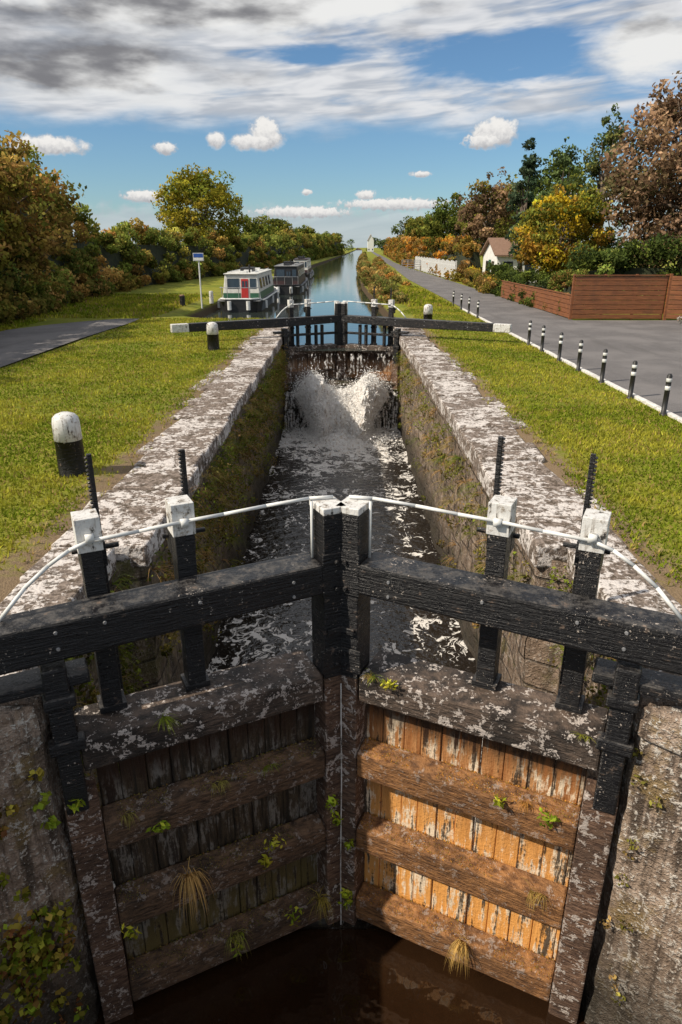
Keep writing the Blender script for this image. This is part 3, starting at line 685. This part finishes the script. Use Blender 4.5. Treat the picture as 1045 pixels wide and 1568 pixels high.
tree('oak_tree',-17.4,92,12.2,5.4,2.5,[(.17,.15,.02),(.20,.18,.02),(.10,.12,.018),(.24,.18,.025)],110,130,.18,cr=1.3,limbs=24)
for (x,y,h,r) in [(-17,130,8,4),(-15,175,9.5,4),(-24,230,12,6),(-13,250,10,5),(-18,340,12,7),(-6,400,11,6)]:
    tree('field_tree',x,y,h,r,1.5,GREEN+OLIVE[:2],45,90,.30,limbs=6)
tree('copper_beech_tree',18.5,39.5,11.6,4.6,1.6,RUSSET+[(.10,.095,.04)],140,170,.125,cr=1.15,limbs=26)
tree('copper_beech_tree',23,44,11,4.5,1.6,RUSSET,70,130,.14,limbs=12)
tree('maple_tree',13.3,44.5,6.7,3.0,.6,YELL+[(.30,.16,.03),(.09,.11,.02)],90,140,.11,cr=.75,limbs=18)
tree('birch_tree',16.4,47,11.2,1.9,2.0,[(.06,.085,.035),(.09,.12,.045),(.12,.12,.035)],66,80,.10,1.6,.5,24)
tree('birch_tree',14.6,50,10.2,1.7,2.0,[(.06,.085,.035),(.09,.12,.04)],50,80,.10,1.6,.5,20)
tree('poplar_tree',13.8,56,10.7,1.35,1.5,[(.04,.065,.035),(.06,.08,.045)],60,85,.12,1.7,.45,20)
tree('ash_tree',14.9,74,10.2,3.4,2,RUSSET[:3]+OLIVE[:2],60,110,.17)
tree('ash_tree',17.8,62,10.3,3.2,2,GREEN+OLIVE[:1],60,110,.16)
tree('sycamore_tree',14.2,95,9.4,3.8,1.5,GREEN+OLIVE[:1],60,110,.2)
tree('sycamore_tree',19,84,9.2,4,1.5,GREEN+OLIVE[:2],60,110,.2)
tree('sycamore_tree',15.8,128,8.8,3.8,1.5,GREEN+OLIVE,50,100,.24)
tree('sycamore_tree',19,170,10,5,1.5,GREEN+OLIVE,50,100,.3)
tree('sycamore_tree',24,260,13,6,1.5,GREEN+DARK,45,90,.35)
hedge('autumn_hedge',[(12.6,68,3.6),(12.9,100,4.0),(12.6,125,4.2),(13.6,160,4.6),(16.5,220,5),(21,330,6)],2.6,3.4,120,ORANGE+RUST+OLIVE[:2],.17,None,.8,gain=1.7)
hedge('garden_hedge',[(11.7,36.2,2.9),(14.5,37,3.2),(20,35.5,3.3),(26,34,3.4)],2.0,16,150,DARK+GREEN,.09,None,.6,core=.66)
hedge('planter_hedge',[(11.15,33.4,1.75),(11.15,37.5,1.75)],.9,26,150,RUST[:2]+GREEN,.05,None,.3)
hedge('clipped_hedge',[(11.3,38.5,1.5),(11.5,48,1.5),(12.2,58,1.7)],1.4,9,120,DARK+GREEN,.08,None,.45)
hedge('garden_shrubs',[(10.9,50,.8),(11.6,58,1.0),(11.8,66,1.3)],1.6,5,90,RUST+YELL[:1]+OLIVE,.07,None,.4,core=0)
hedge('flowering_shrub',[(13.4,27.3,.9),(14.6,27.9,1.1)],1.0,14,120,GREEN+[(.42,.40,.37)]+[(.4,.1,.03)],.035,None,.28,core=0)
hedge('canal_bank_scrub',[(3.1,42,.6),(3.0,55,.9),(2.8,75,1.2),(3.2,110,1.3),(4.4,150,1.5),(7,220,1.5)],1.3,3.2,110,[(.10,.11,.03),(.15,.11,.04),(.08,.09,.02),(.2,.12,.04)],.09,None,.42,core=0,gain=2)
hedge('verge_scrub',[(4.8,60,.5),(5.2,90,.9),(6.5,130,1.2)],1.6,2.5,90,[(.12,.12,.03),(.17,.11,.04),(.25,.12,.03)],.1,None,.4,core=0,gain=2)
cc=[];cr=[]
for i in range(900):
    a=RNG.uniform(-1,1); x=15+a*420; y=640+RNG.uniform(-40,60)-abs(a)*120
    if abs(x-17)<7: continue
    hh=9+5*noise.noise(Vector((x*.03,0,0)))+3*noise.noise(Vector((x*.12,4,0))); cc.append((x,y,RNG.uniform(.1,1)*hh)); cr.append(RNG.uniform(2,3.6))
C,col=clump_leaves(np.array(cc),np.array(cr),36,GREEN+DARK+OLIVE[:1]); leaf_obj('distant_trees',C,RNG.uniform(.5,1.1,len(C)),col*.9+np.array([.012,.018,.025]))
# ---------------------------------------------------------------- lawn blades
def blades(name,reg,hh=.05,ww=.012,parent=None):
    X=[];
    for (x0,x1,y0,y1,dens) in reg:
        n=int((x1-x0)*(y1-y0)*dens); X.append(np.stack([RNG.uniform(x0,x1,n),RNG.uniform(y0,y1,n)],1))
    X=np.vstack(X); n=len(X)
    pat=np.array([noise.noise(Vector((a*.5,b*.5,0)))+.6*noise.noise(Vector((a*2.1,b*2.1,4))) for a,b in X])
    keep=(np.abs(X[:,0])>3.42+.45*pat+RNG.normal(0,.10,n))
    X=X[keep]; pat=pat[keep]; n=len(X)
    h=hh*RNG.uniform(.5,1.5,n)*(1+.3*pat); a=RNG.uniform(0,2*np.pi,n); w=ww*RNG.uniform(.6,1.5,n)*(1+X[:,1]*.03)
    B=np.stack([X[:,0],X[:,1],np.zeros(n)],1); d=np.stack([np.cos(a)*w,np.sin(a)*w,np.zeros(n)],1)
    tip=B+np.stack([RNG.normal(0,.022,n),RNG.normal(0,.022,n),h],1)
    V=np.stack([B-d,B+d,tip],1).reshape(-1,3)
    c=np.array([.165,.21,.018])*np.exp(RNG.normal(0,.3,n))[:,None]; k=np.clip(.42+pat*1.8,0,1)[:,None]
    c=c*(1-k)+k*np.array([.36,.34,.042])*np.exp(RNG.normal(0,.25,n))[:,None]
    dry=RNG.uniform(size=n)<.11; c[dry]=[.38,.27,.10]
    return polymesh(name,V,3,np.repeat(np.clip(c,0,.7),3,axis=0),M_leaf,parent)
blades('lawn_grass',[(-9.2,-3.2,5,13,850),(-9.25,-3.2,13,22,450),(-9.2,-3.2,22,33,260),(3.2,6.4,5,14,850),(3.2,6.4,14,24,450),(3.2,6.4,24,40,220)],.045,.011)
blades('rough_grass',[(-15,-13.3,20,32,120),(-17,-8.8,33,50,60),(3.2,6.4,40,60,60)],.12,.025)
# ---------------------------------------------------------------- wall weeds / sprigs
def tuft(C,D,L,col,base,n,w=.004,droop=.5,spread=.6):
    V=[];K=[]
    for i in range(n):
        d=Vector(D)+Vector((random.gauss(0,spread),random.gauss(0,spread),random.gauss(0,spread*.5))); d.normalize()
        p=Vector(base); l=L*random.uniform(.5,1.2); s=d.cross(Vector((0,0,1))); 
        if s.length<.01: s=Vector((1,0,0))
        s=s.normalized()*w; c=np.array(col)*random.uniform(.7,1.6)*1.3
        segs=4; v=d*(l/segs)
        for k in range(segs):
            q=p+v; v=(v+Vector((0,0,-droop*l/segs/2))).normalized()*(l/segs)
            w0=1-k/segs; w1=1-(k+1)/segs
            V+=[p-s*w0,p+s*w0,q+s*w1*1.001+s*.02,q-s*w1]; K+=[c]*4; p=q
    return V,K
V=[];K=[]
for i in range(480):
    y=RNG.uniform(4.5,25); sx=-1 if RNG.uniform()<.7 else 1; z=-.18-abs(RNG.normal(0,.9))
    if z<-3.3: continue
    x=sx*(2.17 if y>7 else 2.49); col=random.choice([(.14,.14,.03),(.26,.19,.07),(.28,.17,.07),(.10,.13,.02)])
    a,b2=tuft(None,(-sx*1,0,.5),random.uniform(.18,.5),col,(x,y,z),random.randint(8,22),.006,1.2,.5); V+=a;K+=b2
polymesh('wall_weeds',np.array([tuple(v) for v in V]),4,np.array(K),M_leaf)
cc=[];cr=[]
for i in range(600):
    y=RNG.uniform(4.6,25.5); sx=-1 if RNG.uniform()<.78 else 1; z=-.3-abs(RNG.normal(0,1.1))
    if z<-3.3: continue
    cc.append((sx*((2.15 if y>7 else 2.47)-RNG.uniform(0,.08)),y,z)); cr.append(RNG.uniform(.06,.24))
C,col=clump_leaves(np.array(cc),np.array(cr),45,[(.09,.10,.02),(.15,.12,.03),(.18,.11,.04),(.12,.15,.02)],1.2)
leaf_obj('wall_plants',C,RNG.uniform(.012,.035,len(C)),col)
V=[];K=[]
for i in range(560):
    y=RNG.uniform(6,30); sx=random.choice([-1,1]); x=sx*(3.35+RNG.normal(0,.14)); col=random.choice([(.2,.2,.02),(.33,.24,.09),(.26,.24,.04)])
    a,b2=tuft(None,(0,0,1),random.uniform(.05,.13),col,(x,y,0),10,.005,.6,.5); V+=a;K+=b2
polymesh('verge_weeds',np.array([tuple(v) for v in V]),4,np.array(K),M_leaf)
def GP(side,s,n,z): return Vector((side*(s*CA-n*SA),5.25-s*SA-n*CA,z))
V=[];K=[]
for (sd,s,z,L,n,col,dr) in [(-1,1.55,-2.08,.5,46,(.42,.27,.10),2.6),(-1,1.2,-1.18,.16,18,(.22,.19,.05),1.5),(-1,.75,-1.18,.12,14,(.13,.16,.02),1.2),(-1,1.62,-.37,.2,26,(.16,.2,.02),.6),(1,.45,-.37,.14,20,(.14,.18,.02),.6),(1,.3,-.37,.12,14,(.28,.2,.06),.6),
    (1,2.1,-.37,.1,16,(.2,.2,.03),.5),(1,1.75,-1.18,.12,20,(.3,.15,.04),1.2),(1,1.3,-3.05,.34,40,(.34,.22,.07),2.2),(1,1.9,-2.1,.2,24,(.25,.17,.05),1.6),(-1,.32,-3.05,.3,30,(.28,.22,.05),1.8),(-1,1.2,-3.05,.28,24,(.2,.19,.05),1.8),(-1,2.0,-1.2,.15,18,(.2,.17,.05),1.5)]:
    for k in range(3):
        b0=GP(sd,s+random.gauss(0,.04),.10,z); nn=Vector((-sd*SA,-CA,.6)); a,b2=tuft(None,nn,L,col,b0,n//2,.004,dr,.5); V+=a;K+=b2
polymesh('gate_weeds',np.array([tuple(v) for v in V]),4,np.array(K),M_leaf)
cc=[];cr=[]
for (sd,s,z,r) in [(-1,.18,-1.75,.06),(-1,.15,-2.0,.05),(-1,.75,-2.05,.07),(-1,.85,-2.2,.05),(-1,.55,-3.0,.08),(1,.2,-2.3,.05),(1,.12,-3.1,.06),(-1,2.1,-2.4,.06),(-1,1.15,-3.1,.06),(1,1.55,-1.2,.05),(1,1.9,-1.2,.06),(-1,2.35,-.9,.05),(1,.55,-.36,.05),(1,.15,-3.0,.05),(-1,1.75,-1.35,.04)]:
    for k in range(3): cc.append(tuple(GP(sd,s+random.gauss(0,.03),.15+random.uniform(0,.05),z+random.gauss(0,.03)))); cr.append(r)
C,col=clump_leaves(np.array(cc),np.array(cr),11,[(.22,.26,.02),(.16,.22,.02),(.30,.26,.03)],gain=2.2); leaf_obj('gate_ferns',C,RNG.uniform(.016,.042,len(C)),col,aspect=.4)
C=[];K=[]
for i in range(12000):
    sd=random.choice([-1,1]); s=random.uniform(.25,2.15); z,n0,n1=random.choice([(-1.185,-.06,.11),(-2.085,-.06,.11),(-3.015,-.06,.11)])
    nn=random.uniform(n0,n1)
    if noise.noise(Vector((s*3,z*5,sd)))<-.2: continue
    C.append(tuple(GP(sd,s,nn,z-(nn+.06)*.3+.012))); K.append(random.choice([(.70,.34,.07),(.50,.24,.05),(.34,.24,.05)]) if sd>0 else random.choice([(.32,.24,.08),(.18,.18,.04),(.26,.15,.06)]))
leaf_obj('rail_litter',np.array(C),RNG.uniform(.005,.015,len(C)),np.array(K))
cc=[];cr=[]
for i in range(90):
    y=RNG.uniform(3.3,4.0); z=-1.7-abs(RNG.normal(0,.7)); cc.append((-(itp(y,IN)-.05),y,z)); cr.append(RNG.uniform(.05,.15))
for i in range(26):
    y=RNG.uniform(3.5,4.05); z=-.4-abs(RNG.normal(0,1.3)); cc.append((-(itp(y,IN)-.02),y,z)); cr.append(RNG.uniform(.03,.09))
C,col=clump_leaves(np.array(cc),np.array(cr),18,[(.15,.20,.02),(.24,.26,.03),(.28,.22,.04),(.16,.07,.03)]); leaf_obj('ivy',C,RNG.uniform(.015,.042,len(C)),col,aspect=.8)
cc=[(itp(y,IN)-.03,y,-.3-abs(RNG.normal(0,1))) for y in RNG.uniform(3.6,4.1,12)]
C,col=clump_leaves(np.array(cc),np.full(12,.06),20,[(.16,.15,.03),(.2,.13,.05)]); leaf_obj('wall_creeper',C,RNG.uniform(.01,.025,len(C)),col)
# ---------------------------------------------------------------- sun, sky, camera
SE=R(43); AZ=R(22); to=Vector((-math.cos(AZ)*math.cos(SE),-math.sin(AZ)*math.cos(SE),math.sin(SE)))
L=bpy.data.lights.new('sun','SUN'); L.energy=5.0; L.angle=R(.5); L.color=(1,.90,.75)
lo=bpy.data.objects.new('sun',L); sc.collection.objects.link(lo); lo.rotation_euler=(-to).to_track_quat('-Z','Y').to_euler()
w=bpy.data.worlds.new('World'); sc.world=w; w.use_nodes=True; t=T(w.node_tree)
for n in list(w.node_tree.nodes): w.node_tree.nodes.remove(n)
try: w.cycles.sampling_method='NONE'
except Exception: pass
sky=t.node('ShaderNodeTexSky',sky_type='NISHITA'); sky.sun_disc=False; sky.sun_elevation=SE; sky.sun_rotation=math.atan2(to.x,to.y); sky.air_density=1.0; sky.dust_density=.3; sky.ozone_density=3.0
D=t.node('ShaderNodeTexCoord').outputs['Generated']; x,y,z=t.sep(D)
az=t.m('MULTIPLY',t.m('ARCTAN2',x,y),57.2958); el=t.m('MULTIPLY',t.m('ARCSINE',z),57.2958)
def vec(a,b,c=0.0): return t.node('ShaderNodeCombineXYZ',{0:a,1:b,2:c}).outputs[0]
P1=vec(az,el)
nf=t.noise(P1,1.0,4,.62); nfs=t.m('SUBTRACT',nf,.5)
nfb=t.noise(P1,2.6,3,.6); nfbs=t.m('SUBTRACT',nfb,.5)
nl=t.m('SUBTRACT',t.noise(vec(t.m('MULTIPLY',az,.16),t.m('MULTIPLY',el,.5),1.0),1.0,5,.55),.5)
sh=t.m('SUBTRACT',el,t.m('MULTIPLY',az,.07))
st=t.noise(vec(t.m('MULTIPLY',az,.10),t.m('MULTIPLY',sh,.42)),1.0,5,.62,.5)
st2=t.noise(vec(t.m('MULTIPLY',az,.20),t.m('MULTIPLY',sh,1.3),3.0),1.0,3,.5,.3)
def ell(a,e,wd,hg,soft0=1.15,soft1=.55,na=.9,nz=None):
    dx=t.m('DIVIDE',t.m('SUBTRACT',az,a),wd); dy=t.m('DIVIDE',t.m('SUBTRACT',el,e),hg)
    d=t.m('SQRT',t.m('ADD',t.m('MULTIPLY',dx,dx),t.m('MULTIPLY',dy,dy)))
    d=t.m('ADD',d,t.m('MULTIPLY',nz or nfs,na)); return t.ramp(d,soft0,soft1),dy
band=t.ramp(t.m('ADD',el,t.m('MULTIPLY',nl,3.0)),7.5,9.4)
hole1,_=ell(12,12.2,8.5,1.7,1.4,.3,.8,nl); hole2,_=ell(-3,12.6,6,.6,1.4,.3,.8,nl)
hole=t.m('MAXIMUM',hole1,t.m('MULTIPLY',hole2,.8))
s=t.m('ADD',t.m('MULTIPLY',st,.65),t.m('MULTIPLY',st2,.35))
s=t.m('SUBTRACT',s,t.m('MULTIPLY',hole,.26)); s=t.m('ADD',s,t.lin(az,-15,20,.16,.05))
high=t.m('MULTIPLY',t.ramp(s,.36,.62),band)
high=t.m('MULTIPLY',high,.95)
G1,_=ell(-17,11.2,11,2.4,1.2,.4,1.6,nl); G2,_=ell(-13,14.8,17,1.7,1.3,.4,1.8,nl); G3,_=ell(21,12.3,4.5,2.2,1.2,.4,1.8,nl); G4,_=ell(-3,15.6,14,1.2,1.3,.4,1.6,nl)
heavy=t.m('MAXIMUM',t.m('MAXIMUM',G1,G2),t.m('MAXIMUM',G3,G4))
puffs=None; shade=None
for a,e,wd,hg in [(11.2,7.75,2.0,1.2),(10.4,7.2,1.5,.6),(-5.6,7.7,1.5,1.3),(-6.7,7.2,1.7,.7),(-9.2,7.3,.8,.7),(-12.9,6.7,.9,.5),(-21.0,6.6,3.0,.7),(6.0,5.1,.9,.25),(1.9,3.7,.9,.42),(-14.7,3.5,1.9,.5),(4.2,3.05,5.0,.5),(-3.0,2.5,4.5,.5),(-2.6,3.9,.5,.25),(17,3.4,5,.6)]:
    k,dy=ell(a,e,wd,hg,1.05,.6,1.3,nfbs if hg<.65 else nfs)
    tone=t.m('MULTIPLY',k,t.ramp(t.m('ADD',dy,t.m('MULTIPLY',nfbs,1.6)),-1.0,.5,.12,1.0))
    puffs=k if puffs is None else t.m('MAXIMUM',puffs,k); shade=tone if shade is None else t.m('MAXIMUM',shade,tone)
low=t.m('MULTIPLY',t.ramp(t.m('ADD',el,t.m('MULTIPLY',nfs,2.6)),3.2,1.9),.75)
wn=t.noise(vec(t.m('MULTIPLY',az,.10),t.m('MULTIPLY',el,.32),7.0),1.2,5,.52)
# the cloud bases facing the viewer in the upper left are in shadow
base,_=ell(-18,10.9,9,1.5,1.5,.2,1.2,nl)
greyf=t.ramp(t.m('SUBTRACT',wn,t.m('MULTIPLY',base,.13)),.36,.60)
ccol=t.mix(t.ramp(st2,.35,.65),(.48,.51,.56),(.80,.80,.81))
ccol=t.mix(heavy,ccol,t.mix(greyf,(.21,.21,.225),(.84,.84,.83)))
ccol=t.mix(puffs,ccol,t.mix(shade,(.38,.39,.42),(.88,.86,.83)))
ccol=t.mix(t.m('MULTIPLY',low,t.m('SUBTRACT',1.0,puffs)),ccol,(.46,.53,.58))
cm=t.m('MAXIMUM',t.m('MAXIMUM',high,heavy),t.m('MAXIMUM',puffs,low))
cm=t.m('MULTIPLY',cm,t.ramp(el,-2,0),clamp=True)
mulc=t.node('ShaderNodeMix',{0:1.0,6:sky.outputs[0],7:(.60,.76,.86,1)},data_type='RGBA',blend_type='MULTIPLY').outputs[2]
b1=t.node('ShaderNodeBackground',{0:mulc,1:.12}).outputs[0]; b2=t.node('ShaderNodeBackground',{0:ccol,1:1.0}).outputs[0]
mx=t.node('ShaderNodeMixShader',{0:cm,1:b1,2:b2}).outputs[0]
t.l.new(mx,t.node('ShaderNodeOutputWorld').inputs[0])
cam=bpy.data.cameras.new('camera'); co=bpy.data.objects.new('camera',cam); sc.collection.objects.link(co)
cam.sensor_fit='VERTICAL'; cam.sensor_height=36; cam.lens=24; cam.clip_end=9000; cam.clip_start=.05
co.location=(0,0,3.1); co.rotation_euler=(R(90-21.2),0,0); sc.camera=co
sc.view_settings.view_transform='Standard'; sc.view_settings.look='None'; sc.view_settings.exposure=0
